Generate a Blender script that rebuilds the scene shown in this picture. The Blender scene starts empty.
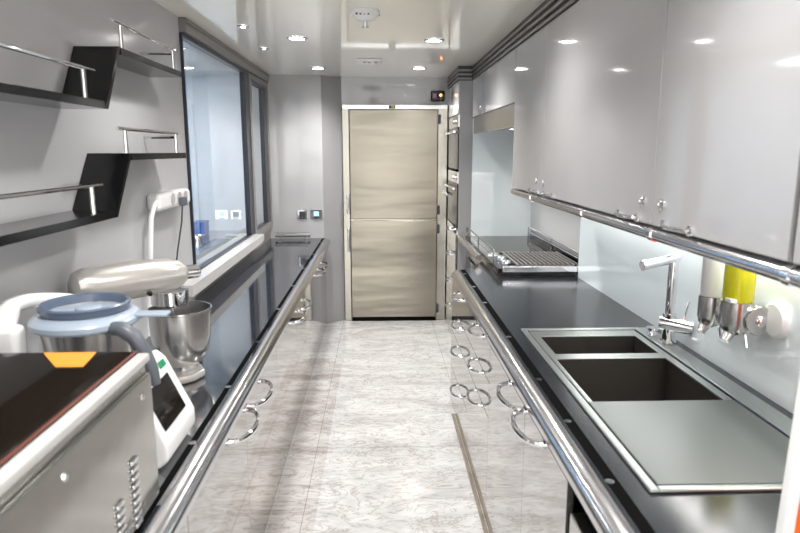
import bpy, bmesh, math, random
from mathutils import Vector, Matrix
random.seed(7)
PI = math.pi
sc = bpy.context.scene
COL = sc.collection

# ------------------------------------------------------------------ materials
def mat(name, color=(.5, .5, .5), rough=.3, metal=0., coat=0., ior=1.5, trans=0., emit=None, estr=0., bump=None, var=None, aniso=None, coatr=.03):
    m = bpy.data.materials.new(name); m.use_nodes = True
    nt = m.node_tree; b = nt.nodes['Principled BSDF']
    b.inputs['Base Color'].default_value = (*color, 1)
    b.inputs['Roughness'].default_value = rough
    b.inputs['Metallic'].default_value = metal
    b.inputs['IOR'].default_value = ior
    b.inputs['Coat Weight'].default_value = coat
    b.inputs['Coat Roughness'].default_value = coatr
    b.inputs['Transmission Weight'].default_value = trans
    if emit:
        b.inputs['Emission Color'].default_value = (*emit, 1); b.inputs['Emission Strength'].default_value = estr
    tc = nt.nodes.new('ShaderNodeTexCoord')
    if var:      # (scale xyz, amount, detail) soft mottling of the base colour
        mp = nt.nodes.new('ShaderNodeMapping'); mp.inputs['Scale'].default_value = var[0]
        nz = nt.nodes.new('ShaderNodeTexNoise'); nz.inputs['Scale'].default_value = 1; nz.inputs['Detail'].default_value = var[2]
        mx = nt.nodes.new('ShaderNodeMix'); mx.data_type = 'RGBA'
        mx.inputs['A'].default_value = (*[c * (1 - var[1]) for c in color], 1)
        mx.inputs['B'].default_value = (*[min(1, c * (1 + var[1])) for c in color], 1)
        nt.links.new(tc.outputs['Object'], mp.inputs['Vector']); nt.links.new(mp.outputs['Vector'], nz.inputs['Vector'])
        nt.links.new(nz.outputs['Fac'], mx.inputs['Factor']); nt.links.new(mx.outputs['Result'], b.inputs['Base Color'])
    if bump:     # (scale xyz, strength, distance)
        mp = nt.nodes.new('ShaderNodeMapping'); mp.inputs['Scale'].default_value = bump[0]
        nz = nt.nodes.new('ShaderNodeTexNoise'); nz.inputs['Scale'].default_value = 1; nz.inputs['Detail'].default_value = 3
        bp = nt.nodes.new('ShaderNodeBump'); bp.inputs['Strength'].default_value = bump[1]; bp.inputs['Distance'].default_value = bump[2]
        nt.links.new(tc.outputs['Object'], mp.inputs['Vector']); nt.links.new(mp.outputs['Vector'], nz.inputs['Vector'])
        nt.links.new(nz.outputs['Fac'], bp.inputs['Height']); nt.links.new(bp.outputs['Normal'], b.inputs['Normal'])
    return m

def marble(name='polished_marble', lo=(.43, .42, .415, 1), hi=(.585, .58, .58, 1)):
    m = mat(name, rough=.1, ior=1.55)
    nt = m.node_tree; b = nt.nodes['Principled BSDF']; N = nt.nodes.new; L = nt.links.new
    tc = N('ShaderNodeTexCoord')
    def noise(scale, detail, dist=0., rough=.6, vec=None):
        n = N('ShaderNodeTexNoise'); n.inputs['Scale'].default_value = scale; n.inputs['Detail'].default_value = detail
        n.inputs['Distortion'].default_value = dist; n.inputs['Roughness'].default_value = rough
        L(vec or tc.outputs['Object'], n.inputs['Vector']); return n
    mp = N('ShaderNodeMapping'); mp.inputs['Scale'].default_value = (1, 2.2, 1); L(tc.outputs['Object'], mp.inputs['Vector'])
    a = noise(1.9, 10, 1.5, .66, mp.outputs['Vector'])
    r = N('ShaderNodeValToRGB'); r.color_ramp.elements[0].position = .36; r.color_ramp.elements[1].position = .60
    r.color_ramp.elements[0].color = lo; r.color_ramp.elements[1].color = hi
    L(a.outputs['Fac'], r.inputs['Fac'])
    v = noise(3.6, 8, 2.6, .62, mp.outputs['Vector'])
    s = N('ShaderNodeMath'); s.operation = 'SUBTRACT'; s.inputs[1].default_value = .5; L(v.outputs['Fac'], s.inputs[0])
    ab = N('ShaderNodeMath'); ab.operation = 'ABSOLUTE'; L(s.outputs[0], ab.inputs[0])
    r2 = N('ShaderNodeValToRGB'); r2.color_ramp.elements[0].position = 0; r2.color_ramp.elements[1].position = .03
    r2.color_ramp.elements[0].color = (.66, .61, .58, 1); r2.color_ramp.elements[1].color = (1, 1, 1, 1)
    L(ab.outputs[0], r2.inputs['Fac'])
    mx = N('ShaderNodeMix'); mx.data_type = 'RGBA'; mx.blend_type = 'MULTIPLY'; mx.inputs['Factor'].default_value = 1
    L(r.outputs['Color'], mx.inputs['A']); L(r2.outputs['Color'], mx.inputs['B'])
    # fine joints of the 0.6 m slabs
    br = N('ShaderNodeTexBrick'); br.offset = 0; br.inputs['Scale'].default_value = 1; br.inputs['Mortar Size'].default_value = .0022
    br.inputs['Brick Width'].default_value = .92; br.inputs['Row Height'].default_value = .92
    br.inputs['Color1'].default_value = br.inputs['Color2'].default_value = (1, 1, 1, 1); br.inputs['Mortar'].default_value = (.62, .6, .58, 1)
    mo = N('ShaderNodeMapping'); mo.inputs['Location'].default_value = (.38, .2, 0); L(tc.outputs['Object'], mo.inputs['Vector'])
    L(mo.outputs['Vector'], br.inputs['Vector'])
    m2 = N('ShaderNodeMix'); m2.data_type = 'RGBA'; m2.blend_type = 'MULTIPLY'; m2.inputs['Factor'].default_value = 1
    L(mx.outputs['Result'], m2.inputs['A']); L(br.outputs['Color'], m2.inputs['B']); L(m2.outputs['Result'], b.inputs['Base Color'])
    return m

M = {}
M['marble'] = marble()
M['floor_reflection'] = marble('marble_front_reflection', (.33, .305, .29, 1), (.53, .515, .505, 1))  # darker marble tone stands in for the left fronts' reflection
M['brownstrip'] = mat('blotchy_brown_strip', (.21, .175, .135), .35, var=((40, 12, 40), .6, 6))  # brown with uneven blotches
M['lacquer'] = mat('grey_gloss_lacquer', (.40, .395, .40), .06, ior=1.55)
M['lacquer_front'] = mat('grey_gloss_front', (.54, .525, .515), .05, .92)
M['wallgrey'] = mat('grey_wall_panel', (.50, .50, .515), .16)
M['pilaster'] = mat('grey_satin_panel', (.31, .305, .31), .25)
M['ceiling'] = mat('cream_gloss_ceiling', (.90, .865, .785), .07, ior=1.6)
M['cornice'] = mat('pewter_moulding', (.24, .23, .22), .3, .3)
M['cornicedark'] = mat('black_groove', (.012, .012, .012), .4)
M['darkframe'] = mat('navy_black_gasket', (.012, .014, .026), .3)
M['greyframe'] = mat('bronze_grey_frame', (.20, .19, .18), .3, .3)
M['sill'] = mat('pale_grey_sill', (.50, .49, .48), .25)
M['glass'] = mat('clear_glass', (.93, .97, .98), 0., trans=1., ior=1.45)
M['splash'] = mat('pale_blue_back_painted_glass', (.84, .915, .935), .05, ior=2.1)
M['steel'] = mat('brushed_steel', (.60, .59, .57), .24, 1., bump=((4, 4, 300), .03, .002))
M['panelsteel'] = mat('smooth_steel_sheet', (.50, .49, .46), .13, 1., bump=((3, 3, 3), .1, .01))
M['steelh'] = mat('satin_steel', (.62, .615, .61), .2, 1.)
M['fridge'] = mat('warm_brushed_steel', (.27, .248, .205), .3, 1., bump=((.45, 1, 2.4), .6, .045), var=((.6, .6, 2.2), .2, 3))
M['fridgeframe'] = mat('warm_steel_frame', (.40, .38, .335), .25, 1.)
M['sinksteel'] = mat('greenish_satin_steel', (.42, .45, .435), .3, .9)
M['chrome'] = mat('chrome', (.80, .80, .82), .05, 1.)
M['railsteel'] = mat('polished_rail_steel', (.62, .62, .64), .16, 1., bump=((60, 9, 60), .12, .003))
M['granite'] = mat('black_polished_worktop', (.014, .016, .020),   .16, ior=1.6, var=((120, 120, 120), .5, 4), bump=((9, 9, 9), .05, .004))
M['granite_gloss'] = mat('black_mirror_worktop', (.018, .020, .028), .06, ior=4.0, var=((120, 120, 120), .5, 4))
M['black'] = mat('black_gloss', (.008, .008, .009), .12)
M['blackglass'] = mat('black_ceramic_glass', (.010, .007, .005), .05, ior=1.35)
M['rubber'] = mat('dark_plastic', (.03, .033, .038), .4)
M['ovenglass'] = mat('black_oven_glass', (.010, .010, .011), .2, ior=1.22)
M['dark'] = mat('dark_void', (.006, .006, .006), .9, ior=1.05)
M['drainersteel'] = mat('dull_green_steel', (.115, .13, .125), .33, .15)
M['basin'] = mat('shaded_basin', (.055, .050, .044), .35, .3)  # unlit look of the basins put into the dark colour
M['white'] = mat('white_plastic', (.84, .84, .84), .25)
M['whitep'] = mat('white_soap', (.85, .86, .85), .3)
M['bluegrey'] = mat('blue_grey_plastic', (.36, .42, .50), .2)
M['bluedark'] = mat('slate_blue_plastic', (.10, .13, .19), .25)
M['greyhandle'] = mat('graphite_plastic', (.10, .11, .13), .35)
M['mixer'] = mat('silver_enamel', (.60, .58, .55), .28, .6)
M['yellow'] = mat('yellow_soap_liquid', (.66, .62, .015), .08, ior=1.4, trans=.4)
M['clearp'] = mat('clear_bottle_plastic', (.9, .9, .85), .08, trans=.9)
M['orange'] = mat('orange_board', (.85, .14, .02), .4)
M['amber'] = mat('amber_reflection', (.85, .33, .04), .35)  # colour of the painted orange reflection on the oven top
M['green'] = mat('green_mark', (.02, .35, .14), .4)
M['signgreen'] = mat('dark_green_sign', (.03, .09, .03), .4)
M['signyellow'] = mat('sign_yellow', (.6, .65, .1), .4)
M['blue'] = mat('blue_plastic_box', (.03, .12, .48), .35)
M['bluewall'] = mat('pale_blue_wall', (.52, .66, .84), .3)
M['whitewall'] = mat('cool_white_wall', (.72, .77, .84), .3)
M['lamp'] = mat('lit_lamp_lens', (.9, .9, .9), .4, emit=(1, .97, .92), estr=25)
M['added_striplamp'] = mat('fill_strip_lens', (.9, .9, .9), .4, emit=(1, .98, .95), estr=8)  # glow of the added lamp that brightens the splashback
M['panelamp'] = mat('lit_panel_lens', (.9, .9, .9), .4, emit=(.93, .97, 1), estr=10)
M['led'] = mat('orange_led', (.9, .3, .05), .4, emit=(1, .4, .08), estr=3)
M['ledred'] = mat('violet_display', (.2, .1, .2), .4, emit=(.5, .2, .5), estr=.08)
M['screen'] = mat('lit_blue_screen', (.2, .4, .7), .3, emit=(.35, .65, 1), estr=1.0)
M['seam'] = mat('shadow_gap', (.05, .05, .05), .6)

# ------------------------------------------------------------------ mesh builder
class B:
    def __init__(s): s.bm = bmesh.new()
    def box(s, x0, x1, y0, y1, z0, z1, bev=0., seg=2):
        t = bmesh.new(); bmesh.ops.create_cube(t, size=1)
        for v in t.verts:
            v.co = Vector(((x0 + x1) / 2 + v.co.x * (x1 - x0), (y0 + y1) / 2 + v.co.y * (y1 - y0), (z0 + z1) / 2 + v.co.z * (z1 - z0)))
        if bev: bmesh.ops.bevel(t, geom=list(t.edges), offset=bev, segments=seg, affect='EDGES', profile=.5)
        return s.add(t)
    def add(s, t, mtx=None):
        if mtx is not None: bmesh.ops.transform(t, matrix=mtx, verts=t.verts)
        me = bpy.data.meshes.new('tmp'); t.to_mesh(me); t.free(); s.bm.from_mesh(me); bpy.data.meshes.remove(me); return s
    def prism(s, poly, a0, a1, axis='z', bev=0.):
        def P(p, a): return {'z': (p[0], p[1], a), 'y': (p[0], a, p[1]), 'x': (a, p[0], p[1])}[axis]
        t = bmesh.new()
        lo = [t.verts.new(P(p, a0)) for p in poly]; hi = [t.verts.new(P(p, a1)) for p in poly]
        n = len(poly)
        t.faces.new(lo[::-1]); t.faces.new(hi)
        for i in range(n): t.faces.new((lo[i], lo[(i + 1) % n], hi[(i + 1) % n], hi[i]))
        bmesh.ops.recalc_face_normals(t, faces=t.faces)
        if bev: bmesh.ops.bevel(t, geom=list(t.edges), offset=bev, segments=2, affect='EDGES', profile=.5)
        return s.add(t)
    def tube(s, pts, r, seg=10, closed=False, flat=1., cap=True):
        t = bmesh.new(); pts = [Vector(p) for p in pts]; n = len(pts); rings = []; prev = None
        for i, p in enumerate(pts):
            if closed: d = pts[(i + 1) % n] - pts[i - 1]
            else: d = pts[min(i + 1, n - 1)] - pts[max(i - 1, 0)]
            d.normalize()
            if prev is None:
                ref = Vector((0, 0, 1)) if abs(d.z) < .9 else Vector((1, 0, 0)); u = d.cross(ref).normalized()
            else:
                u = prev - d * prev.dot(d)
                u = u.normalized()
            prev = u; w = d.cross(u); rr = r[i] if isinstance(r, (list, tuple)) else r
            rings.append([t.verts.new(p + u * math.cos(a) * rr + w * math.sin(a) * rr * flat) for a in [2 * PI * k / seg for k in range(seg)]])
        m = n if closed else n - 1
        for i in range(m):
            A, Bq = rings[i], rings[(i + 1) % n]
            for k in range(seg): t.faces.new((A[k], A[(k + 1) % seg], Bq[(k + 1) % seg], Bq[k]))
        if not closed and cap: t.faces.new(rings[0][::-1]); t.faces.new(rings[-1])
        bmesh.ops.recalc_face_normals(t, faces=t.faces)
        return s.add(t)
    def lathe(s, prof, c=(0, 0, 0), axis='z', seg=32, sx=1., sy=1., mtx=None):
        """profile of (radius, height) points turned about an axis"""
        t = bmesh.new(); rings = []
        for r, h in prof:
            if r < 1e-5: rings.append([t.verts.new((0, 0, h))])
            else: rings.append([t.verts.new((r * sx * math.cos(2 * PI * k / seg), r * sy * math.sin(2 * PI * k / seg), h)) for k in range(seg)])
        for i in range(len(rings) - 1):
            a, b = rings[i], rings[i + 1]
            for k in range(seg):
                k2 = (k + 1) % seg
                if len(a) == 1 and len(b) == 1: continue
                if len(a) == 1: t.faces.new((a[0], b[k], b[k2]))
                elif len(b) == 1: t.faces.new((a[k], a[k2], b[0]))
                else: t.faces.new((a[k], a[k2], b[k2], b[k]))
        bmesh.ops.recalc_face_normals(t, faces=t.faces)
        rot = {'z': Matrix(), 'x': Matrix.Rotation(PI / 2, 4, 'Y'), '-x': Matrix.Rotation(-PI / 2, 4, 'Y'), 'y': Matrix.Rotation(-PI / 2, 4, 'X'), '-y': Matrix.Rotation(PI / 2, 4, 'X')}[axis]
        return s.add(t, (mtx if mtx is not None else Matrix.Translation(c) @ rot))
    def disc_prof(s, *a, **k): return s.lathe(*a, **k)
    def build(s, name, m, parent=None, loc=None, smooth=True):
        org = Vector((0, 0, 0))
        if parent is not None: org = Vector(ORG[parent.name])
        elif loc is not None: org = Vector(loc)
        if org.length: bmesh.ops.translate(s.bm, vec=-org, verts=s.bm.verts)
        me = bpy.data.meshes.new(name); s.bm.to_mesh(me); s.bm.free()
        me.materials.append(M[m] if isinstance(m, str) else m)
        o = bpy.data.objects.new(name, me); COL.objects.link(o)
        if parent is not None: o.parent = parent
        else: o.location = org
        ORG[o.name] = tuple(org)
        if smooth:
            for p in me.polygons: p.use_smooth = True
            try: me.set_sharp_from_angle(angle=math.radians(35))
            except Exception: pass
            wn = o.modifiers.new('weighted_normals', 'WEIGHTED_NORMAL'); wn.keep_sharp = True; wn.weight = 80
        return o
ORG = {}
def tag(o, label, cat, group=None, kind=None):
    o['label'] = label; o['category'] = cat
    if group: o['group'] = group
    if kind: o['kind'] = kind
    return o
def thing(name, loc, label, cat, group=None):
    o = bpy.data.objects.new(name, None); COL.objects.link(o); o.location = loc; o.empty_display_size = .05
    ORG[o.name] = tuple(loc); return tag(o, label, cat, group)
def struct(o): o['kind'] = 'structure'; return o
def dup(root, loc, label=None):
    r = root.copy(); COL.objects.link(r); r.location = loc
    if label: r['label'] = label
    def kids(a, b):
        for ch in list(a.children):
            c = ch.copy(); COL.objects.link(c); c.parent = b; kids(ch, c)
    kids(root, r); return r

# ------------------------------------------------------------------ main dimensions
CEIL = 2.465
LX, LZ = -.540, .893       # left cabinet fronts, left worktop height
RX, RZ = .500, .945        # right cabinet fronts, right worktop height
WL, WR = -1.085, 1.352     # wall planes
UX = .806                  # wall-cabinet fronts
YB = 6.35                  # fridge wall
YEDGE = 3.60               # end of the solid wall, start of the window

# ------------------------------------------------------------------ room shell
struct(B().box(-3.2, 1.5, -1.7, 7.3, -.1, 0).build('floor', 'marble'))
struct(B().box(-1.14, 1.5, -1.7, 7.0, CEIL, CEIL + .08).build('ceiling', 'ceiling'))
struct(B().box(-1.35, WL, -1.7, YEDGE, 0, CEIL).build('wall_left', 'wallgrey'))
w = B().box(-1.25, WL, YEDGE, 6.2, 0, 1.05)
w.box(-1.12, -1.062, 5.335, 5.42, 1.0, 2.385).box(-1.12, -1.062, 6.13, 6.198, 1.0, 2.385).box(-1.12, -1.062, 5.42, 6.13, 2.337, 2.385).box(-1.12, -1.062, 5.42, 6.13, 1.0, 1.07)
struct(w.build('wall_window', 'greyframe'))
struct(B().box(-1.0845, -.990, 3.26, 5.33, .985, 1.05, .004).build('trim_sill', 'sill'))
h = B().box(-1.22, -1.045, YEDGE + .003, 6.195, 2.388, CEIL - .001, .003); h.box(-1.05, -1.038, YEDGE + .003, 6.195, 2.44, 2.452)
struct(h.build('trim_window_header', 'greyframe'))
wp = [(-3.2, 6.2), (-.555, 6.2), (-.365, 6.37), (-.365, 6.9), (-3.2, 6.9)]
struct(B().prism([(-1.3, 6.2), (-.553, 6.2), (-.553, 6.9), (-1.3, 6.9)], 0, CEIL).build('wall_back', 'lacquer'))
struct(B().prism([(-.5528, 6.2), (-.368, YB), (-.368, 6.9), (-.5528, 6.9)], 0, CEIL).build('wall_pilaster', 'pilaster'))
struct(B().box(-.367, .72, YB, 6.9, 2.2, CEIL).build('wall_above_fridge', 'lacquer'))
struct(B().box(-.42, 1.5, 6.9, 7.0, 0, CEIL).build('wall_far', 'wallgrey'))
struct(B().box(WR, 1.5, -1.7, 6.9, 0, CEIL).build('wall_right', 'sill'))
struct(B().box(-1.35, 1.5, -1.75, -1.7, 2.3, CEIL).box(-1.35, -.95, -1.75, -1.7, 0, 2.3).box(1.2, 1.5, -1.75, -1.7, 0, 2.3).build('wall_front', 'lacquer'))  # wide opening made behind the camera to let fill light in
struct(B().box(-.5385, -.318, -.5, 5.12, .0005, .002).build('floor_reflection_strip', 'floor_reflection'))  # reflection of the left fronts, laid on the floor as a strip
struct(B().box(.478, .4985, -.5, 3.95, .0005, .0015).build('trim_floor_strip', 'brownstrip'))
# windows of the left wall
def window(name, y0, y1, z0, z1):
    f = B(); x0, x1 = -1.12, -1.07; t = .05
    f.box(x0, x1, y0, y0 + .012, z0, z1).box(x0, x1, y1 - t * 2.6, y1, z0, z1).box(x0, x1, y0 + .012, y1 - t * 2.6, z1 - .02, z1).box(x0, x1, y0 + .012, y1 - t * 2.6, z0, z0 + .008)
    o = struct(f.build(name, 'darkframe'))
    p = B().box(-1.098, -1.090, y0 + .012, y1 - t * 2.6, z0 + .008, z1 - .02).build('pane', 'glass', o); p['kind'] = 'structure'
window('window_1', YEDGE + .004, 5.333, 1.051, 2.386)
window('window_2', 5.422, 6.128, 1.071, 2.335)

# the room seen through the window
struct(B().box(-3.3, -3.2, 2.2, 6.9, 0, 2.5).build('wall_next_room_side', 'bluewall'))
struct(B().box(-3.2, -1.86, 6.3, 6.4, 0, 2.5).build('wall_next_room_blue', 'bluewall'))
struct(B().box(-1.855, -1.31, 6.28, 6.4, 0, 2.5).build('wall_next_room_white', 'whitewall'))
struct(B().box(-3.2, -1.36, 2.1, 2.2, 0, 2.5).build('wall_next_room_near', 'whitewall'))
struct(B().box(-3.2, -1.145, 2.1, 6.4, 2.5, 2.58).build('ceiling_next_room', 'ceiling'))
t = thing('side_counter', (-2.0, 5.4, 0), 'pale steel topped counter seen through the long window', 'counter')
B().box(-2.6, -1.40, 4.5, 6.27, .02, .93).build('carcass', 'whitewall', t)
B().box(-2.62, -1.38, 4.48, 6.275, .93, .965, .005).build('worktop', 'steelh', t)
t = thing('storage_box', (-1.70, 5.95, .966), 'small blue plastic box on the counter beyond the window', 'box')
B().box(-1.76, -1.65, 5.87, 6.03, .967, 1.08, .006).build('body', 'blue', t)
B().box(-1.765, -1.645, 5.865, 6.035, 1.081, 1.095, .004).build('lid', 'blue', t)
t = thing('tap', (-1.86, 6.1, .966), 'slim chrome tap on the counter beyond the window', 'tap')
B().lathe([(0, 0), (.022, 0), (.022, .03), (.012, .04), (0, .04)], (-1.86, 6.1, .966), seg=16).build('base', 'chrome', t)
B().tube([(-1.86, 6.1, 1.0), (-1.86, 6.1, 1.28)] + [(-1.86, 6.1 - .06 + .06 * math.cos(a), 1.28 + .06 * math.sin(a)) for a in [PI * k / 8 for k in range(1, 9)]] + [(-1.86, 5.98, 1.24)], .009, 8).build('spout', 'chrome', t)
for i, (x, y, s_, lb) in enumerate([(-1.62, 5.55, .06, 'round steel bowl nearer the middle of the counter beyond the window'), (-1.78, 5.2, .08, 'wider steel bowl left of the blue box beyond the window')]):
    bw = B().lathe([(0, 0), (s_ * .5, 0), (s_, s_ * .8), (s_ * 1.06, s_ * .82), (s_ * .95, s_ * .8), (s_ * .48, .006), (0, .006)], (x, y, .966), seg=24)
    tag(bw.build('steel_bowl', 'chrome', loc=(x, y, .966)), lb, 'bowl', 'steel bowls beyond the window')
t = thing('ceiling_panel_light', (-2.1, 4.6, 2.5), 'lit ceiling panel of the room beyond the window', 'ceiling light')
B().box(-2.5, -1.7, 3.4, 5.4, 2.475, 2.499).build('frame', 'white', t)
B().box(-2.46, -1.74, 3.44, 5.36, 2.468, 2.4745).build('diffuser', 'panelamp', t)

# ------------------------------------------------------------------ helpers for kitchen parts
def d_handle(parent, x, y, z, L=.26, p=.07, side=1, r=.0085):
    """bowed half-ring pull: lies level, sticks out of the front towards the aisle; side=+1 sticks out to -x"""
    pts = []
    for k in range(13):
        a = PI * k / 12
        c, s_ = math.cos(a), math.sin(a)
        pts.append((x - side * (p * (s_ ** .75 if s_ > 0 else 0)), y + L / 2 * c, z))
    hb = B().tube(pts, r, 8, flat=1.25)
    for e in (-1, 1):
        hb.lathe([(0, 0), (.014, 0), (.014, .006), (0, .006)], (x - side * .0005, y + e * L / 2, z), axis='-x' if side > 0 else 'x', seg=12)
    return hb.build('handle', 'chrome', parent)

def lock_button(parent, x, y, z, side=1):
    kb = B().lathe([(0, 0), (.017, 0), (.017, .004), (.012, .008), (.007, .009), (.006, .006), (0, .006)], (x, y, z), axis='-x' if side > 0 else 'x', seg=20)
    return kb.build('latch_knob', 'chrome', parent)

def base_cab_left(y0, y1, seamy, label):
    t = thing('base_cabinet', (-.8, (y0 + y1) / 2, 0), label, 'cabinet', 'grey base cabinets under the left worktop')
    B().box(WL + .01, LX - .022, y0 + .002, y1 - .002, .10, LZ - .042).build('carcass', 'seam', t)
    B().box(WL + .05, LX - .06, y0 + .002, y1 - .002, .003, .10).build('plinth', 'lacquer', t)
    for a, b, hy in ((y0, seamy, seamy - .155), (seamy, y1, seamy + .155)):
        d = B().box(LX - .021, LX, a + .0018, b - .0018, .008, LZ - .06, .002).build('door', 'lacquer_front', t)
        d_handle(d, LX, hy, .742, .28, .075, side=-1)
base_cab_left(4.64, 6.19, 5.345, 'grey gloss double base cabinet at the far end of the left worktop')
base_cab_left(3.12, 4.64, 3.90, 'grey gloss double base cabinet, second from the far end under left worktop')
base_cab_left(1.60, 3.12, 2.355, 'grey gloss double base cabinet below the stand mixer')
base_cab_left(.26, 1.60, .93, 'grey gloss double base cabinet below the steel countertop oven')

def worktop(name, poly_boxes, z, label, side, fx, y0, y1, studs, stone='granite'):
    t = thing(name, (fx, (y0 + y1) / 2, z), label, 'worktop')
    b = B()
    for q in poly_boxes:
        if isinstance(q, list): b.prism(q, z - .038, z)
        else: b.box(q[0], q[1], q[2], q[3], z - .038, z)
    b.build('slab', stone, t)
    # rounded steel nosing: profile (offset towards the aisle, height)
    prof = [(-.012, -.052), (-.012, -.006)] + [(-.012 + .062 * math.sin(a), -.036 + .036 * math.cos(a)) for a in [PI / 2 * k / 8 for k in range(9)]] + [(.050, -.046), (.046, -.05), (.046, -.058), (-.004, -.058)]
    poly = [(fx - side * o, z + h_) for o, h_ in prof]
    r = B().prism(poly, y0, y1, axis='y').build('nosing_rail', 'railsteel', t)
    B().box(min(fx + side * .0125, fx + side * .032), max(fx + side * .0125, fx + side * .044), y0, y1, z - .0004, z + .0006).build('gasket', 'dark', t)
    for y in studs:
        B().lathe([(0, 0), (.012, 0), (.012, .0002), (0, .0004)], (fx + side * .022, y, z + .0006), seg=12).build('stud', 'chrome', t)
    return t
worktop('worktop', [(WL + .001, LX + .012 - .012, .25, 6.195)], LZ, 'long black polished worktop with steel nosing under the window', -1, LX, .25, 6.19,
        [5.9, 5.2, 4.55, 3.95, 3.35, 2.75, 2.2, 1.75], 'granite_gloss')

# small chrome grab tube at the far end of the left worktop
t = thing('grab_rail', (-.84, 6.12, LZ), 'short chrome grab rail at the far end of the left worktop', 'rail')
B().tube([(-1.02, 6.10, LZ + .045), (-.68, 6.10, LZ + .045)], .024, 16).build('tube', 'steelh', t)
for x in (-.98, -.72):
    B().box(x - .012, x + .012, 6.085, 6.12, LZ + .001, LZ + .024, .002).build('foot', 'steelh', t)

# ------------------------------------------------------------------ right base run
YR = 4.20
def drawer_unit(y0, y1, hy, zs, label):
    t = thing('drawer_cabinet', (.85, (y0 + y1) / 2, 0), label, 'cabinet', 'grey drawer cabinets under the right worktop')
    B().box(RX + .022, 1.2, y0 + .002, y1 - .002, .10, RZ - .21).build('carcass', 'seam', t)
    B().box(RX + .06, 1.15, y0 + .002, y1 - .002, .003, .10).build('plinth', 'lacquer', t)
    for i in range(len(zs) - 1):
        d = B().box(RX, RX + .021, y0 + .0018, y1 - .0018, zs[i + 1] + .0018, zs[i] - .0018, .001).build('drawer', 'lacquer_front', t)
        d_handle(d, RX, hy, zs[i] - .016, .20, .055, r=.007)
drawer_unit(3.36, YR, 3.72, [RZ - .062, .70, .53, .27, .008], 'grey four drawer cabinet beside the cooker')
drawer_unit(2.70, 3.36, 2.985, [RZ - .062, .70, .53, .008], 'grey drawer cabinet between the four drawer unit and sink cabinet')
t = thing('sink_cabinet', (.85, 2.25, 0), 'grey double door cabinet under the far half of the sink', 'cabinet')
B().box(RX + .022, 1.2, 1.522, 2.696, .10, .70).build('carcass', 'seam', t)
B().box(RX + .06, 1.15, 1.522, 2.696, .003, .10).build('plinth', 'lacquer', t)
for a, b, hy in ((2.01, 2.70, 2.01 + .13), (1.52, 2.01, 2.01 - .13)):
    d = B().box(RX, RX + .021, a + .0018, b - .0018, .008, RZ - .065, .002).build('door', 'lacquer_front', t)
    d_handle(d, RX, hy, .868, .25, .065)
t = thing('dishwasher', (.85, 1.35, 0), 'stainless dishwasher with dark recess above its door, near the camera', 'dishwasher')
B().box(RX + .05, 1.15, 1.06, 1.505, .02, .792).build('body', 'steelh', t)
B().box(RX + .004, RX + .045, 1.065, 1.50, .08, .80, .006).build('door', 'steel', t)
B().box(RX + .16, RX + .18, 1.06, 1.505, .793, .882).build('recess_panel', 'dark', t)
t = thing('base_cabinet', (.85, .7, 0), 'grey single base cabinet nearest the camera on the right', 'cabinet')
B().box(RX + .022, 1.2, .30, 1.055, .10, RZ - .065).build('carcass', 'seam', t)
B().box(RX + .06, 1.15, .30, 1.055, .003, .10).build('plinth', 'lacquer', t)
B().box(RX, RX + .021, .303, 1.052, .008, RZ - .065, .002).build('door', 'lacquer_front', t)

SX0, SX1, SY0, SY1 = .642, 1.243, 1.34, 2.725
NX = .544      # line of the steel nosing
t = worktop('worktop', [(NX, SX0 + .012, .25, YR - .06), (SX0 + .012, SX1 - .012, .25, SY0 + .012), (SX0 + .012, SX1 - .012, SY1 - .012, 3.92), (SX1 - .012, 1.284, .25, 3.92),
         [(NX, YR - .06), (SX0 + .012, YR - .06), (SX0 + .012, 3.92), (.758, 3.92), (.758, 4.52), (NX + .05, YR), (NX, YR)]], RZ,
        'black polished worktop with steel nosing around the sink', 1, NX, .25, YR, [4.05, 3.65, 3.25, 2.62, 2.1, 1.75, 1.4])

# ------------------------------------------------------------------ sink
t = thing('sink', (.92, 2.1, RZ), 'shaded double basin inset sink with dull grey green drainer', 'sink')
z0, z1 = RZ + .0005, RZ + .009
b1 = (.703, 1.125, 2.37, 2.61); b2 = (.690, 1.135, 1.895, 2.31)
def ring(b, x0, x1, y0, y1, w, a, c, bev=0.):
    return b.box(x0, x0 + w, y0, y1, a, c, bev).box(x1 - w, x1, y0, y1, a, c, bev).box(x0 + w * .98, x1 - w * .98, y0, y0 + w, a, c, bev).box(x0 + w * .98, x1 - w * .98, y1 - w, y1, a, c, bev)
ring(B(), SX0, SX1 - .055, SY0, SY1, .024, z0, z1, .004).build('rim', 'sinksteel', t)
DX0, DX1, DY0, DY1 = SX0 + .024, SX1 - .079, SY0 + .024, SY1 - .024
ring(B(), DX0, DX1, DY0, DY1, .008, RZ - .004, RZ - .001).build('rim_groove', 'black', t)
DX0 += .008; DX1 -= .008; DY0 += .008; DY1 -= .008
zt = RZ + .004
r = B()
r.box(DX0, b2[0], b2[2] - .01, DY1, RZ - .004, zt, .002).box(b1[1], DX1, b2[2] - .01, DY1, RZ - .004, zt, .002)
r.box(b2[0], b1[1], b1[3], DY1, RZ - .004, zt, .002).box(b2[0], b1[1], b2[3], b1[2], RZ - .004, zt, .002)
r.box(b2[0], b1[0], b1[2], b1[3], RZ - .004, zt)
r.build('deck', 'sinksteel', t)
B().box(SX1 - .054, SX1, SY0, SY1, z0, z1 - .002, .002).build('tap_ledge', 'sinksteel', t)
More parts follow.
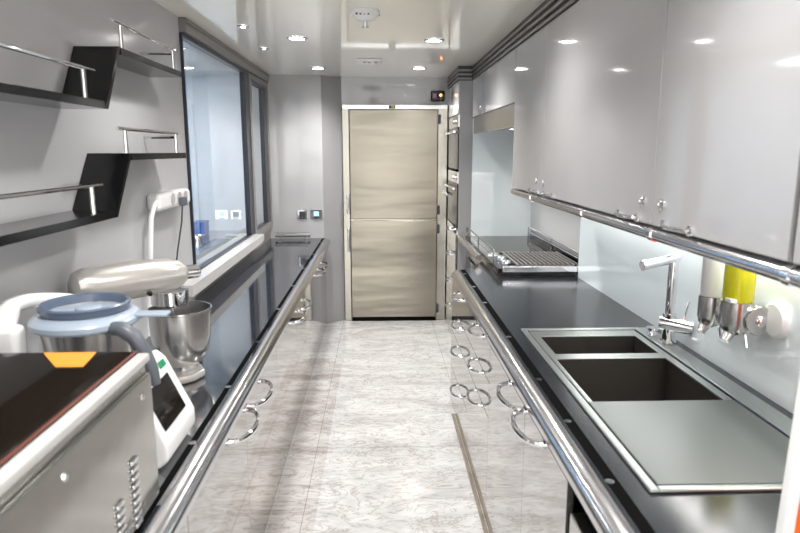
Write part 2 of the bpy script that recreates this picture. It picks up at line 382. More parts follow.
def basin(q, depth):
    x0, x1, y0, y1 = q; th = .008; b = B(); zb = RZ - depth
    b.box(x0 - th, x0, y0 - th, y1 + th, zb, RZ).box(x1, x1 + th, y0 - th, y1 + th, zb, RZ).box(x0, x1, y0 - th, y0, zb, RZ).box(x0, x1, y1, y1 + th, zb, RZ)
    b.box(x0 - th, x1 + th, y0 - th, y1 + th, zb - th, zb)
    o = b.build('basin', 'basin', t)
    B().lathe([(0, .0), (.045, 0), (.045, .004), (.03, .005), (.025, .002), (0, .002)], ((x0 + x1) / 2, (y0 + y1) / 2, zb), seg=24).build('drain', 'chrome', o)
basin(b1, .15); basin(b2, .19)
d = B().box(DX0, DX1, DY0, b2[2] - .011, RZ - .004, zt + .002, .003)
d.build('drainer', 'drainersteel', t)

# ------------------------------------------------------------------ faucet
fx, fy, fz = 1.215, 2.49, RZ + .0102
t = thing('faucet', (fx, fy, fz), 'chrome single lever kitchen faucet behind the sink', 'faucet')
B().lathe([(0, 0), (.034, 0), (.034, .012), (.028, .016), (.028, .125), (0, .125)], (fx, fy, fz), seg=24).build('body', 'chrome', t)
B().tube([(fx, fy, fz + .12), (fx, fy, fz + .357)], .0195, 20).build('riser', 'chrome', t)
s_ = B().tube([(fx + .018, fy + .004, fz + .362), (fx - .135, fy - .035, fz + .338)], .0195, 20)
s_.tube([(fx - .128, fy - .0333, fz + .3392), (fx - .148, fy - .038, fz + .3355)], .0215, 20)
s_.build('spout', 'chrome', t)
B().tube([(fx - .035, fy + .012, fz + .085), (fx + .075, fy - .055, fz + .075)], .030, 24).build('mixer_valve', 'chrome', t)
B().tube([(fx + .045, fy - .035, fz + .10), (fx + .062, fy - .03, fz + .185)], .0045, 8).build('lever', 'chrome', t)
kx, ky = 1.165, 2.60
tag(B().lathe([(0, 0), (.022, 0), (.022, .006), (.016, .02), (.026, .024), (.026, .034), (0, .036)], (kx + .03, ky, RZ + .0095), seg=20).build('waste_knob', 'chrome', loc=(kx + .03, ky, RZ + .0095)),
    'small chrome pop up waste knob beside the faucet base', 'knob')

# ------------------------------------------------------------------ splashback and wall dispensers
struct(B().box(1.285, WR - .001, .25, 3.92, RZ - .03, 1.60).build('wall_splashback', 'splash'))
def dispenser(y, bottle_m, liquid_top, label, r, nm):
    x, z = 1.195, (1.118 if nm == 'y' else 1.098)
    t = thing('soap_dispenser', (x, y, z), label, 'soap dispenser', 'wall soap dispensers')
    h = B(); h.lathe([(0, .028), (r * .55, .028), (r * .9, .042), (r * 1.02, .065), (r * 1.02, .14), (0, .14)], (x, y, z), seg=28)
    h.tube([(x, y, z + .075), (1.2855, y, z + .075)], .035, 24)
    h.build('holder', 'steelh', t)
    B().tube([(x - .015, y, z + .034), (x - .036, y - .01, z + .004)], [.020, .014], 12).build('nozzle', 'steelh', t)
    B().tube([(x + .02, y - .03, z + .03), (x + .02, y - .045, z - .01)], .006, 8).build('push_lever', 'chrome', t)
    B().lathe([(0, .141), (r * .9, .141), (r * .96, .15), (r * .96, liquid_top), (r * .8, liquid_top + .012), (0, liquid_top + .012)], (x, y, z), seg=28).build('bottle', bottle_m, t)
    if bottle_m == 'yellow':
        B().lathe([(r * .62, liquid_top + .0125), (r * .96, liquid_top + .0125), (r * .9, liquid_top + .05), (r * .5, liquid_top + .06), (0, liquid_top + .06), (0, liquid_top + .055), (r * .45, liquid_top + .054), (r * .62, liquid_top + .0125)], (x, y, z), seg=28).build('cap', 'clearp', t)
        B().box(x - r * 1.0, x - r * .55, y - .045, y - .01, z + .142, z + .155, .003).build('label_tab', 'white', t)
    B().lathe([(0, 0), (.046, 0), (.050, .006), (.050, .05), (0, .05)], (x + .045, y - .062, z + .085), axis='y', seg=32).build('mount', 'steelh', t)
    B().lathe([(0, 0), (.018, 0), (.018, .004), (.012, .008), (0, .008)], (x + .05, y - .0622, z + .085), axis='-y', seg=20).build('lock', 'chrome', t)
    return t
dispenser(2.145, 'whitep', .33, 'wall soap dispenser with white bottle, farther from the camera', .042, 'w')
dispenser(1.985, 'yellow', .275, 'wall soap dispenser filled with yellow liquid soap', .050, 'y')
tag(B().lathe([(0, 0), (.062, 0), (.062, .012), (.05, .022), (0, .026)], (1.2852, 1.90, 1.215), axis='-x', seg=32).build('wall_plate', 'white', loc=(1.285, 1.90, 1.215)),
    'round white disc plate on the splashback beside the yellow soap dispenser', 'plate')

# ------------------------------------------------------------------ wall cabinets on the right
UZ0, UZ1 = 1.535, 2.342
def wall_cab(ys, knobs, label, z0=UZ0, handles=(), name='wall_cabinet', group='grey gloss wall cabinets'):
    y0, y1 = ys[0], ys[-1]
    t = thing(name, (1.0, (y0 + y1) / 2, z0), label, 'cabinet', group)
    B().box(UX + .022, (1.283 if z0 < 1.7 else WR - .003), y0 + .002, y1 - .002, z0 - .008 if z0 < 1.7 else z0, CEIL - .004).build('carcass', 'lacquer', t)
    for i in range(len(ys) - 1):
        d = B().box(UX, UX + .021, ys[i] + .002, ys[i + 1] - .002, z0, UZ1, .0015).build('door', 'lacquer', t)
        for ky, kz in knobs:
            if ys[i] < ky < ys[i + 1]: lock_button(d, UX - .0005, ky, kz)
        for hy in handles:
            if ys[i] < hy < ys[i + 1]: d_handle(d, UX, hy, z0 + .010, .15, .028, r=.005)
    return t
wall_cab([3.09, 3.78], [(3.18, 1.60)], 'narrow grey gloss wall cabinet next to the cooker niche', handles=(3.24,))
wall_cab([1.814, 3.088], [(3.042, 1.597), (1.881, 1.60)], 'widest grey gloss wall cabinet with two latch knobs, above the splashback', handles=(2.95, 1.985))
wall_cab([1.185, 1.812], [(1.751, 1.60)], 'grey gloss wall cabinet above the soap dispensers', handles=(1.65,))
wall_cab([.55, 1.172], [(1.12, 1.60)], 'grey gloss wall cabinet nearest the camera beside a dark gap', handles=(1.05,))
wall_cab([3.785, 4.98, 5.495], [(5.03, 2.085)], 'short grey gloss wall cabinet above the extractor hood', z0=2.036, handles=(4.88,))
t = thing('light_rail', (UX, 2.2, 1.51), 'long chrome tube rail along the bottom of the wall cabinets', 'rail')
B().tube([(UX + .012, .55, 1.507), (UX + .012, 3.775, 1.507)], .0195, 16).build('tube', 'railsteel', t)
B().box(UX + .034, 1.283, .55, 3.775, 1.5105, 1.5255).build('bottom_panel', 'steelh', t)
for y in (3.3, 2.45, 1.81, 1.18):
    B().lathe([(.0197, -.012), (.0225, -.012), (.0225, .012), (.0197, .012)], (UX + .012, y, 1.507), axis='y', seg=16).build('collar', 'chrome', t)

# added fill lamps, unseen: strip under the wall cabinets, pucks in the hood
def puck(x, y, z, e, label, group):
    t = thing('added_puck_light', (x, y, z), label, 'light', group)
    B().lathe([(.028, -.0005), (.040, -.0005), (.038, -.006), (.03, -.007), (.028, -.0005)], (x, y, z), seg=24).build('trim_ring', 'chrome', t)
    B().lathe([(0, -.004), (.0275, -.004), (.0275, -.0005), (0, -.0005)], (x, y, z), seg=24).build('lens', 'lamp', t)
    l = bpy.data.lights.new('fill_puck_lamp', 'SPOT'); l.energy = e; l.spot_size = math.radians(160); l.spot_blend = 1; l.shadow_soft_size = .03; l.color = (1, .98, .95)
    o = bpy.data.objects.new('lamp', l); COL.objects.link(o); o.parent = t; o.location = (0, 0, -.02)
    return t
t = thing('added_strip_light', (1.2, 2.2, 1.5102), 'long slim fill lamp added under the wall cabinets along the splashback, hidden from view', 'light')  # added to brighten the splashback
B().box(1.15, 1.26, .65, 3.70, 1.503, 1.5102).build('housing', 'steelh', t)
B().box(1.16, 1.25, .67, 3.68, 1.500, 1.5025).build('diffuser', 'added_striplamp', t)
pk = puck(1.05, 4.35, 1.9165, 1.2, 'small round fill lamp added in the underside of the extractor hood', 'added puck lights in the extractor hood')  # added to brighten the cooker niche
dup(pk, (1.05, 4.95, 1.9165))
# cornice of the wall cabinets and of the oven tower
def cornice(name, face, y0, y1, axis):
    bands = [(2.343, 2.353, 'd'), (2.353, 2.367, 'g'), (2.367, 2.387, 'd'), (2.387, 2.401, 'g'), (2.401, 2.421, 'd'), (2.421, 2.435, 'g'), (2.435, 2.464, 'd')]
    g, k = B(), B()
    for i, (a, b, c) in enumerate(bands):
        dx = .004 if c == 'g' else -.008
        q = (k if c == 'd' else g)
        if axis == 'y': q.box(face - dx - .002 * i * .6, face + .02, y0, y1, a, b)
        else: q.box(y0, y1, face - dx, face + .02, a, b)
    o = struct(g.build(name, 'cornice')); p = k.build('groove', 'cornicedark', o); p['kind'] = 'structure'
cornice('trim_1', UX, .55, 5.47, 'y')
cornice('trim_2', .684, 5.514, 6.345, 'y')
cornice('trim_3', 5.502, .68, .80, 'x')

# ------------------------------------------------------------------ cooker niche
t = thing('extractor_hood', (1.05, 4.6, 1.896), 'brushed steel extractor hood fascia over the cooker', 'hood')
B().box(UX + .012, UX + .03, 3.80, 5.492, 1.896, 2.034, .002).build('fascia', 'steel', t)
B().box(UX + .031, WR - .004, 3.80, 5.492, 1.925, 2.034).build('body', 'steelh', t)
B().box(.93, 1.25, 4.1, 5.2, 1.917, 1.9245).build('filter', 'cornice', t)
struct(B().box(.815, WR - .001, 5.496, 5.512, .90, CEIL - .003).build('wall_niche', 'splash'))

t = thing('cooker', (1.0, 4.7, 0), 'black topped cooking range with ridged griddle in the niche', 'cooker')
GX0, GX1, GY0, GY1, GZ = .765, 1.345, 3.935, 5.49, 1.002
B().box(GX0 + .01, GX1 - .005, 4.22, GY1, .02, GZ - .03).box(GX0 + .01, GX1 - .005, GY0 + .01, 4.22, .88, GZ - .03).build('body', 'steelh', t)
tp = B().box(GX0, GX1, GY0, GY1, GZ - .03, GZ, .003)
tp.build('top', 'blackglass', t)
B().box(GX0 - .004, GX0 - .0005, 4.66, 5.40, .40, .84).build('oven_window', 'blackglass', t)
B().tube([(.715, 4.40, .992), (.715, 5.45, .992)], .024, 16).build('towel_bar', 'railsteel', t)
bk = B()
for y in (4.68, 5.33): bk.box(.715, GX0 + .012, y - .012, y + .012, .960, .976)
bk.build('bar_bracket', 'steelh', t)
B().box(GX0 + .001, GX1 - .01, GY0 - .003, GY0 + .008, RZ + .004, GZ - .027).build('end_panel', 'black', t)
fr = B()      # griddle frame at the near end
fr.box(GX0 + .03, GX1 - .03, GY0 - .006, GY0 + .03, GZ - .026, GZ + .012, .004)
fr.box(GX0 + .03, GX1 - .03, 4.50, 4.515, GZ + .0005, GZ + .014).box(GX1 - .045, GX1 - .03, GY0 + .03, 4.50, GZ + .0005, GZ + .014)
fr.build('griddle_frame', 'chrome', t)
rb = B()
for i in range(14):
    x = GX0 + .135 + i * .0305
    rb.box(x, x + .013, GY0 + .034, 4.497, GZ + .008, GZ + .020, .004)
for i in range(5): rb.box(GX0 + .13, GX1 - .05, GY0 + .08 + i * .1, GY0 + .088 + i * .1, GZ + .002, GZ + .010)
rb.build('grill_bars', 'cornice', t)
for y in (4.08, 4.24):
    B().lathe([(0, 0), (.034, 0), (.034, .016), (.028, .028), (0, .030)], (GX0 + .082, y, GZ + .0005), seg=24).build('control_knob', 'chrome', t)
def fiddle(x, y0, y1, zt):
    f = B()
    f.tube([(x, y0, GZ + .001), (x, y0, zt), (x, y1, zt), (x, y1, GZ + .001)], .0055, 8)
    f.tube([(x, y0, GZ + (zt - GZ) * .5), (x, y1, GZ + (zt - GZ) * .5)], .004, 8)
    for y in (y0, (y0 + y1) / 2, y1): f.tube([(x, y, GZ + .001), (x, y, zt)], .0055, 8)
    return f
fiddle(GX0 + .012, 4.16, 5.47, GZ + .085).build('front_rail', 'chrome', t)
fiddle(GX1 - .018, 3.97, 5.47, GZ + .085).build('back_rail', 'chrome', t)
B().box(GX1 - .012, GX1 - .004, 4.1, 5.4, GZ + .001, GZ + .045).build('upstand', 'black', t)

# ------------------------------------------------------------------ oven tower
TX = .688
t = thing('oven_tower', (1.0, 5.9, 0), 'tall grey gloss cabinet holding the ovens beside the fridge', 'cabinet')
B().box(.815, WR - .005, 5.514, 6.305, .02, CEIL - .004).build('carcass', 'lacquer', t)
B().box(TX + .012, .814, 5.497, 5.513, .02, 2.342).build('side_panel', 'pilaster', t)
B().box(TX + .012, .814, 6.29, 6.305, .02, 2.342).build('side_panel', 'pilaster', t)
B().box(TX, TX + .02, 5.499, 6.305, 2.07, 2.341, .0015).build('door', 'lacquer', t)
zs = [1.07, .83, .57, .31, .01]
for i in range(4):
    d = B().box(TX, TX + .02, 5.499, 6.305, zs[i + 1] + .003, zs[i] - .003, .0015).build('drawer', 'lacquer_front', t)
    d_handle(d, TX, 5.86, zs[i] - .04, .2, .05, r=.007)
def oven(z0, z1, nm, label, cat):
    o = thing(nm, (TX, 5.9, z0), label, cat)
    B().box(TX + .03, .81, 5.53, 6.28, z0 + .003, z1 - .003).build('body', 'dark', o)
    B().box(TX + .002, TX + .028, 5.52, 6.285, z0 + .004, z1 - .11, .002).build('door', 'ovenglass', o)
    B().box(TX + .002, TX + .028, 5.52, 6.285, z1 - .107, z1 - .004, .002).build('control_panel', 'steelh', o)
    hb = B().tube([(TX - .03, 5.53, z1 - .15), (TX - .03, 6.23, z1 - .15)], .010, 12)
    for y in (5.56, 6.20): hb.tube([(TX - .03, y, z1 - .15), (TX + .004, y, z1 - .15)], .007, 8)
    hb.build('handle', 'chrome', o)
    for y in (5.62, 5.75): B().lathe([(0, 0), (.02, 0), (.017, .018), (0, .02)], (TX + .0015, y, z1 - .055), axis='-x', seg=16).build('dial', 'chrome', o)
    return o
oven(1.585, 2.065, 'built_in_microwave', 'built in black glass microwave, upper of two appliances in the tower', 'microwave')
oven(1.075, 1.572, 'built_in_oven', 'built in black glass oven below the microwave in the tower', 'oven')

# ------------------------------------------------------------------ fridge
t = thing('refrigerator', (.15, YB, 0), 'tall two door warm steel refrigerator closing the end of the galley', 'refrigerator')
FX0, FX1, FD0, FD1 = -.362, .682, -.292, .585
f = B().box(FX0, FD0 - .006, 6.325, 6.36, .003, 2.195, .002).box(FD1 + .006, FX1, 6.325, 6.36, .003, 2.195, .002)
f.box(FD0 - .006, FD1 + .006, 6.325, 6.36, .003, .035)
f.box(FD0, FD1, 6.300, 6.36, 1.0605, 1.0695)
f.build('frame', 'fridgeframe', t)
B().box(FD0, FD1, 6.300, 6.324, .004, .040).build('kick', 'dark', t)
B().box(FX0 - .0, FX1, 6.31, 6.36, 2.155, 2.197, .003).build('header', 'steelh', t)
B().box(FD0 - .005, FD1 + .005, 6.35, 6.88, .04, 2.15).build('body', 'dark', t)
for a, b in ((.045, 1.058), (1.072, 2.150)):
    d = B().box(FD0, FD1, 6.292, 6.345, a, b, .006, 3).build('door', 'fridge', t)
    for hz in ((a + .09, b - .09)):
        B().box(FD1 - .002, FD1 + .028, 6.284, 6.322, hz - .045, hz + .045, .004).build('hinge', 'rubber', d)
for z0h, z1h in ((1.13, 1.32), (.74, .98)):
    hb = B().tube([(FD0 - .022, 6.27, z0h), (FD0 - .022, 6.27, z1h)], .011, 12)
    for z in (z0h + .02, z1h - .02): hb.box(FD0 - .036, FD0 - .008, 6.268, 6.324, z - .022, z + .022, .003)
    hb.build('handle', 'chrome', t)
B().box(FD0 - .005, FD0 - .001, 6.288, 6.30, .05, 2.14).build('gasket', 'rubber', t)
tag(B().box(.10, .165, 6.3055, 6.3095, 2.160, 2.192).build('sign', 'signgreen', loc=(.13, 6.308, 2.16)), 'tiny dark green sign on the fridge header', 'sign')
sg = bpy.data.objects['sign']
B().prism([(.125, 2.182), (.148, 2.182), (.148, 2.188), (.158, 2.177), (.148, 2.166), (.148, 2.172), (.125, 2.172)], 6.3045, 6.3055, axis='y').build('arrow', 'signyellow', sg)
# white latch bracket on the frame beside the tower
t = thing('door_stay', (.66, 6.3, 1.33), 'small pale metal door stay between fridge frame and ovens', 'bracket')
B().box(.640, .675, 6.29, 6.324, 1.325, 1.355, .003).build('plate', 'sill', t)
B().tube([(.668, 6.295, 1.337), (.668, 6.10, 1.325)], .009, 8).build('arm', 'sill', t)
# alarm panel
t = thing('alarm_panel', (.58, YB, 2.25), 'small black alarm panel with orange light above the fridge', 'alarm panel')
B().box(.515, .655, 6.322, YB - .0005, 2.232, 2.336, .015, 3).build('case', 'black', t)
B().box(.535, .570, 6.3195, 6.3215, 2.262, 2.306).build('display', 'ledred', t)
B().lathe([(0, 0), (.014, 0), (.012, .004), (0, .005)], (.612, 6.3215, 2.292), axis='-y', seg=16).build('indicator', 'led', t)
B().lathe([(0, 0), (.008, 0), (.007, .003), (0, .004)], (.612, 6.3215, 2.262), axis='-y', seg=16).build('indicator', 'ledred', t)

# sockets on the back wall
def socket(x0, x1, label, screen):
    t = thing('wall_socket', ((x0 + x1) / 2, 6.2, 1.1), label, 'socket', 'sockets on the back wall')
    B().box(x0, x1, 6.190, 6.1995, 1.085, 1.178, .003).build('plate', 'chrome', t)
    m_ = (x0 + x1) / 2
    if screen: B().box(m_ - .028, m_ + .022, 6.186, 6.1895, 1.115, 1.160, .002).build('screen', 'screen', t)
    else: B().box(m_ - .03, m_ + .03, 6.186, 6.1895, 1.105, 1.160, .002).build('insert', 'rubber', t)
    for z in (1.098,): B().box(m_ - .03, m_ + .03, 6.1865, 6.1895, z - .005, z + .003).build('switch', 'rubber', t)
socket(-.815, -.712, 'dark steel socket plate on back wall, left of the lit one', False)
socket(-.685, -.548 - .012, 'steel socket plate with small lit blue screen', True)

# ------------------------------------------------------------------ ceiling fixtures
def spot(x, y, energy, parent):
    l = bpy.data.lights.new('downlight_lamp', 'SPOT'); l.energy = energy; l.spot_size = math.radians(145); l.spot_blend = 1.0; l.shadow_soft_size = .05
    l.color = (1, .985, .965)
    o = bpy.data.objects.new('lamp', l); COL.objects.link(o); o.parent = parent; o.location = (0, 0, -.03)
DL = 62
def downlight(x, y, label, e=DL):
    t = thing('downlight', (x, y, CEIL), label, 'ceiling light', 'round recessed ceiling downlights')
    B().lathe([(.050, -.001), (.068, -.001), (.066, -.006), (.052, -.009), (.050, -.001)], (x, y, CEIL), seg=32).build('trim_ring', 'chrome', t)
    B().lathe([(0, -.005), (.0495, -.005), (.0495, -.001), (0, -.001)], (x, y, CEIL), seg=32).build('lens', 'lamp', t)
    spot(x, y, e, t); return t
d0 = downlight(-.523, 4.22, 'round downlight on the left of the ceiling, nearer the camera')
dup(d0, (-.53, 5.69, CEIL), 'round downlight on the left of the ceiling, near the back wall')
dup(d0, (.364, 4.265, CEIL), 'round downlight on the right of the ceiling, nearer the camera')
dup(d0, (.355, 5.665, CEIL), 'round downlight on the right of the ceiling, near the fridge')
d1 = downlight(-.525, 2.7, 'round ceiling downlight out of the picture above the camera end of the galley', 40)
for x, y in ((.36, 2.7), (-.525, 1.25), (.36, 1.25), (-.525, -.2), (.36, -.2)): dup(d1, (x, y, CEIL))
def mini(x, y, label):
    t = thing('mini_spotlight', (x, y, CEIL), label, 'ceiling light', 'small spotlights above the left worktop')
    B().lathe([(.018, -.001), (.034, -.001), (.032, -.008), (.02, -.010), (.018, -.001)], (x, y, CEIL), seg=24).build('trim_ring', 'chrome', t)
    B().lathe([(0, -.006), (.0175, -.006), (.0175, -.001), (0, -.001)], (x, y, CEIL), seg=24).build('lens', 'lamp', t); return t
m0 = mini(-.786, 3.84, 'tiny chrome spotlight in the ceiling above the window, nearer the camera')
dup(m0, (-.807, 4.63, CEIL), 'tiny chrome spotlight in the ceiling above the window, farther away')
t = thing('smoke_detector', (-.068, 3.42, CEIL), 'white domed ceiling detector with a dangling sprinkler nozzle', 'smoke detector')
B().lathe([(0, -.001), (.075, -.001), (.075, -.018), (.06, -.032), (.045, -.045), (0, -.050)], (-.068, 3.42, CEIL), seg=32).build('dome', 'white', t)
B().lathe([(.0, -.0505), (.012, -.0505), (.012, -.075), (.02, -.078), (.02, -.082), (0, -.084)], (-.068, 3.42, CEIL), seg=16).build('nozzle', 'chrome', t)
for k in range(4): B().box(-.115 + k * .02, -.105 + k * .02, 3.355, 3.362, CEIL - .03, CEIL - .022).build('vent_slot', 'rubber', t)
B().box(.0, .008, 3.42, 3.428, CEIL - .024, CEIL - .016).build('indicator', 'green', t)
t = thing('ceiling_speaker', (-.075, 5.19, CEIL), 'flat white ceiling unit with small holes, farther than the detector', 'speaker')
B().box(-.175, .025, 5.09, 5.29, CEIL - .022, CEIL - .001, .006).build('case', 'white', t)
for a in (-.11, -.07, -.02):
    B().lathe([(0, 0), (.012, 0), (.011, -.003), (0, -.004)], (a, 5.16, CEIL - .0222), seg=12).build('hole', 'rubber', t)

# ------------------------------------------------------------------ stepped wall shelves on the left wall
SF = -.927     # shelf front
def shelf(label, zl, zu, y_near, y_b, y_t, y_far, rail_l, rail_u):
    t = thing('stepped_shelf', (WL, y_t, zl), label, 'shelf', 'black stepped wall shelves')
    th = .026; x0, x1 = WL + .001, SF
    B().box(x0, x1, y_near, y_b, zl - th, zl, .002).build('lower_board', 'black', t)
    B().prism([(y_b - .001, zl - th), (y_b + .022, zl - th), (y_t + .022, zu), (y_t, zu)], x0, x1, axis='x').build('riser', 'black', t)
    B().box(x0, x1, y_t + .0235, y_far, zu - th, zu, .002).build('upper_board', 'black', t)
    def rail(nm, ys, ye, zb, zt, posts):
        r = B().tube([(SF - .012, ys, zt), (SF - .012, ye, zt)], .0065, 10).build(nm, 'chrome', t)
        for y in posts: B().tube([(SF - .012, y, zb + .0005), (SF - .012, y, zt)], .0075, 10).build('post', 'steelh', r)
        return r
    rail('lower_rail', y_near + .02, rail_l, zl, zl + .093, [y_near + .06, (y_near + rail_l) / 2 - .05, rail_l - .075])
    r = rail('upper_rail', rail_u[0], rail_u[1], zu, zu + .088, [rail_u[0] + .07, rail_u[1] - .03])
    B().tube([(SF - .012, rail_u[1] - .03, zu + .07), (x0, rail_u[1] - .03, zu + .07)], .006, 8).build('return_bar', 'chrome', r)
shelf('black stepped wall shelf with chrome rails, upper one near the ceiling', 1.917, 2.117, 1.0, 2.207, 2.355, 3.085, 2.165, (2.347, 3.03))
shelf('black stepped wall shelf with chrome rails, lower one above the mixer', 1.545, 1.742, 1.0, 2.213, 2.387, 3.071, 2.151, (2.315, 2.997))

# power strip and its cords
t = thing('power_strip', (WL, 3.15, 1.45), 'white socket block on the left wall beside the window', 'socket block')
B().box(WL + .001, WL + .065, 2.93, 3.42, 1.470, 1.555, .022, 4).build('case', 'white', t)
for k in range(3): B().lathe([(0, 0), (.03, 0), (.03, .003), (.026, .001), (0, .001)], (WL + .0655, 3.12 + k * .10, 1.515), axis='x', seg=20).build('outlet', 'sill', t)
pb = B().box(WL + .069, WL + .10, 3.19, 3.245, 1.475, 1.52, .008).build('plug', 'greyhandle', t)
B().tube([(WL + .05, 2.945, 1.515), (WL + .05, 2.91, 1.51), (WL + .045, 2.865, 1.45), (WL + .04, 2.83, 1.25), (WL + .04, 2.78, 1.05), (WL + .04, 2.75, .925)], .011, 10).build('cord', 'white', t)
B().tube([(WL + .085, 3.20, 1.49), (WL + .08, 3.19, 1.40), (WL + .07, 3.12, 1.25), (WL + .06, 3.05, 1.05), (WL + .06, 3.0, .91)], .004, 8).build('cord', 'rubber', pb)

# ------------------------------------------------------------------ stand mixer
def mixer():
    t = thing('stand_mixer', (-.80, 2.26, LZ), 'silver stand mixer with a steel bowl on the left worktop', 'stand mixer')
    bx, by = -1.015, 2.09; fx_, fy_ = -.74, 2.345
    d = Vector((fx_ - bx, fy_ - by, 0)); Lh = d.length; d.normalize(); ang = math.atan2(d.y, d.x)
    zc = 1.296
    Rm = Matrix.Translation((bx, by, zc)) @ Matrix.Rotation(ang, 4, 'Z') @ Matrix.Rotation(PI / 2, 4, 'Y')
    prof = [(0, -.030), (.034, -.028), (.056, -.015), (.067, .012), (.071, .06), (.072, .15), (.070, .25), (.064, .315), (.052, .352), (.032, .374), (0, .378)]
    B().lathe(prof, seg=36, mtx=Rm, sx=.94, sy=1.0).build('head', 'mixer', t)
    hub = B().lathe([(0, .36), (.024, .36), (.026, .365), (.026, .425), (.022, .43), (0, .43)], seg=24, mtx=Rm)
    hub.build('attachment_hub', 'chrome', t)
    # bottom plate and planetary drive under the head
    pc = Vector((bx, by, 0)) + d * .31
    B().lathe([(0, 1.182), (.058, 1.182), (.068, 1.19), (.068, 1.238), (.055, 1.245), (0, 1.245)], (pc.x, pc.y, 0), seg=32).build('planetary_drive', 'chrome', t)
    # rear column, foot
    def oriented(poly, z0, z1, bev):
        q = [Vector((bx, by, 0)) + d * a + Vector((-d.y, d.x, 0)) * b_ for a, b_ in poly]
        return B().prism([(v.x, v.y) for v in q], z0, z1, bev=bev)
    oriented([(-.02, -.045), (.075, -.045), (.09, 0), (.075, .045), (-.02, .045)], .905, 1.245, .012).build('column', 'mixer', t)
    oriented([(-.04, -.07), (.10, -.085), (.34, -.10), (.40, -.07), (.42, 0), (.40, .07), (.34, .10), (.10, .085), (-.04, .07)], LZ + .002, .925, .010).build('foot', 'mixer', t)
    bc = Vector((bx, by, 0)) + d * .345
    bp = [(0, .926), (.055, .926), (.055, .932), (.05, .938), (.075, .955), (.098, 1.0), (.110, 1.06), (.114, 1.155), (.119, 1.158), (.119, 1.164), (.113, 1.164), (.108, 1.06), (.095, 1.0), (.07, .957), (0, .945)]
    bw = B().lathe(bp, (bc.x, bc.y, 0), seg=40).build('bowl', 'steelh', t)
    pt = B().lathe([(0, 0), (.010, 0), (.010, -.03), (.030, -.10), (.034, -.16), (.02, -.19), (0, -.195)], (pc.x, pc.y, 1.19), seg=16, sy=.35).build('beater', 'steelh', t)
    side = Vector((d.y, -d.x, 0))
    kp = Vector((bx, by, zc - .045)) + d * .21 + side * .056
    B().lathe([(0, 0), (.009, 0), (.009, .012), (0, .014)], mtx=Matrix.Translation(kp) @ side.to_track_quat('Z', 'Y').to_matrix().to_4x4(), seg=16).build('speed_knob', 'black', t)
mixer()

# ------------------------------------------------------------------ cooking food processor
def processor():
    cx, cy = -.815, 1.70
    t = thing('food_processor', (cx, cy, LZ), 'white food processor with blue grey lid between steel oven and mixer', 'food processor')
    # white base: rounded in plan, sloping control front towards the aisle
    b = B()
    b.prism([(cx - .17, LZ + .006), (cx + .215, LZ + .006), (cx + .242, LZ + .03), (cx + .242, LZ + .08), (cx + .165, 1.14), (cx + .135, 1.165), (cx + .12, 1.15), (cx + .12, .985), (cx - .12, .985), (cx - .12, 1.15), (cx - .17, 1.15)], cy - .125, cy + .135, axis='y', bev=.012)
    b.build('base', 'white', t)
    # screen and mark lie on the sloped front
    p0, p1 = Vector((cx + .242, 0, LZ + .08)), Vector((cx + .165, 0, 1.14)); dv = (p1 - p0).normalized(); nv = Vector((dv.z, 0, -dv.x))
    def on_front(a0, a1, y0, y1, th, nm, m_):
        q = [p0 + dv * a0 + nv * .0006, p0 + dv * a1 + nv * .0006, p0 + dv * a1 + nv * th, p0 + dv * a0 + nv * th]
        return B().prism([(v.x, v.z) for v in q], y0, y1, axis='y').build(nm, m_, t)
    on_front(.03, .145, cy - .10, cy + .075, .004, 'screen', 'blackglass')
    on_front(.165, .185, cy + .055, cy + .10, .002, 'status_mark', 'green')
    B().lathe([(0, .99), (.098, .99), (.104, 1.0), (.112, 1.236), (.118, 1.271), (.118, 1.278), (0, 1.278)], (cx, cy, 0), seg=40).build('jug', 'steelh', t)
    lid = B().lathe([(0, 1.2785), (.134, 1.2785), (.142, 1.286), (.142, 1.298), (.134, 1.308), (.114, 1.316), (.0, 1.318)], (cx, cy, 0), seg=48)
    lid = lid.build('lid', 'bluegrey', t)
    B().lathe([(.098, 1.3185), (.112, 1.3185), (.118, 1.338), (.112, 1.342), (.106, 1.339), (.098, 1.3185)], (cx, cy, 0), seg=48).build('lid_ring', 'bluedark', lid)
    B().lathe([(.0, 1.3185), (.036, 1.3185), (.034, 1.326), (.028, 1.33), (0, 1.33)], (cx + .01, cy, 0), seg=28).build('measuring_cup', 'bluegrey', lid)
    B().box(cx + .12, cx + .225, cy - .012, cy + .03, 1.298, 1.308, .004).build('lid_spout', 'bluegrey', lid)
    pts = [(cx + .085, cy - .075, 1.285), (cx + .130, cy - .09, 1.288), (cx + .165, cy - .095, 1.268), (cx + .188, cy - .097, 1.225), (cx + .205, cy - .097, 1.175), (cx + .212, cy - .095, 1.135)]
    B().tube(pts, [.018, .020, .021, .020, .018, .014], 12).build('jug_handle', 'greyhandle', t)
    # white locking arms hugging the lid on the wall side
    arm = [(cx - .185, cy - .12, 1.236)] + [(cx - .02 + .17 * math.cos(a), cy + .155 * math.sin(a), 1.298 + .035 * math.sin((a - PI * .55) * 1.2)) for a in [PI * (1.12 - .05 * k) for k in range(12)]]
    arm[0] = (cx - .19, cy - .075, 1.271)
    B().tube(arm, [.032, .030, .026, .024, .023, .022, .021, .020, .020, .02, .02, .019, .016], 12).build('locking_arm', 'white', t)
    B().box(cx - .205, cx - .130, cy - .115, cy - .055, 1.03, 1.298, .018, 3).build('arm_housing', 'white', t)
processor()

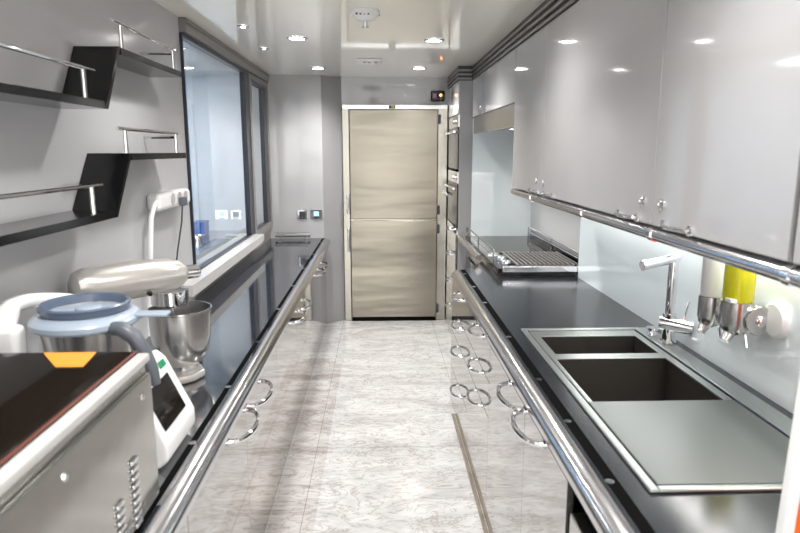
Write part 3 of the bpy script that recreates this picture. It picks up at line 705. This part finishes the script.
# ------------------------------------------------------------------ steel countertop oven, close to the camera
def speed_oven():
    x0, x1, y0, y1, z0, z1 = -1.03, -.553, -.0 + .62, 1.45, LZ + .012, 1.278
    t = thing('countertop_oven', ((x0 + x1) / 2, (y0 + y1) / 2, LZ), 'stainless countertop oven with glossy black top, nearest on the left', 'oven')
    B().box(x0, x1 - .012, y0, y1, z0, z1 - .024, .006).build('body', 'steelh', t)
    B().box(x1 - .0115, x1, y0 + .01, y1 - .002, z0 + .004, z1 - .05, .004).build('side_panel', 'panelsteel', t)
    B().box(x0, x1 - .030, y0, y1, z1 - .0235, z1, .004).build('glass_top', 'blackglass', t)
    B().box(x1 - .0295, x1 + .001, y0, y1, z1 - .0235, z1 - .003, .006).build('top_trim', 'sill', t)
    B().box(x1 - .034, x1 - .0285, y0, y1, z1 - .002, z1 + .002, .001).build('trim_line', mat('dark_red_line', (.16, .04, .025), .3), t)
    B().prism([(-.80, 1.442), (-.675, 1.442), (-.66, 1.34), (-.72, 1.34)], z1 + .0004, z1 + .0014).build('amber_reflection_patch', 'amber', t)  # orange reflection in the glass top, laid on as a flat patch
    for (ya, za, n) in ((1.20, .935, 5), (1.285, .905, 9)):
        for k in range(n):
            B().box(x1 + .0003, x1 + .006, ya, ya + .035, za + k * .019 + (ya - 1.2) * .1, za + k * .019 + .011 + (ya - 1.2) * .1, .002).build('louvre', 'chrome', t)
    for (y, z) in ((1.38, 1.19), (1.02, 1.19), (1.02, .92)):
        B().lathe([(0, 0), (.008, 0), (.006, .004), (0, .005)], (x1 + .0003, y, z), axis='x', seg=12).build('screw', 'chrome', t)
    for (x, y) in ((x0 + .04, y0 + .05), (x1 - .05, y0 + .05), (x0 + .04, y1 - .05), (x1 - .05, y1 - .05)):
        B().lathe([(0, .001), (.018, .001), (.018, .0115), (0, .0115)], (x, y, LZ), seg=16).build('foot', 'rubber', t)
speed_oven()

# ------------------------------------------------------------------ orange board at the right edge of the picture
t = thing('tall_board', (.99, 1.1, RZ), 'orange board with white edge standing at the right of the worktop', 'board')
B().prism([(.816, RZ + .003), (1.18, RZ + .003), (1.195, 1.44), (.832, 1.44)], 1.090, 1.106, axis='y', bev=.003).build('panel', 'orange', t)
B().prism([(.791, RZ + .003), (.8155, RZ + .003), (.8315, 1.44), (.806, 1.44)], 1.086, 1.110, axis='y', bev=.004).build('edge_strip', 'white', t)

# ------------------------------------------------------------------ world, camera, colour
w = bpy.data.worlds.new('world'); sc.world = w; w.use_nodes = True
w.node_tree.nodes['Background'].inputs['Color'].default_value = (1, .99, .97, 1)
w.node_tree.nodes['Background'].inputs['Strength'].default_value = 3.2  # added fill, enters through the opening behind the camera
cam = bpy.data.cameras.new('camera'); co = bpy.data.objects.new('camera', cam); COL.objects.link(co); sc.camera = co
co.location = (0, 0, 1.75)
co.rotation_euler = (math.radians(90 - 10.5195), 0, math.radians(-1.9012))
cam.sensor_width = 36; cam.lens = 622 / 800 * 36
cam.clip_start = .05
cam.dof.use_dof = True; cam.dof.focus_distance = 4.0; cam.dof.aperture_fstop = 4.0
vs = sc.view_settings
sc.display_settings.display_device = 'sRGB'
vs.view_transform = 'Standard'; vs.look = 'None'; vs.gamma = 1; vs.use_curve_mapping = False
vs.exposure = 0.5
sc.cycles.max_bounces = 10; sc.cycles.diffuse_bounces = 5; sc.cycles.glossy_bounces = 6; sc.cycles.transmission_bounces = 8
sc.cycles.caustics_reflective = True; sc.cycles.caustics_refractive = True; sc.cycles.blur_glossy = 1.0
sc.cycles.sample_clamp_indirect = 6
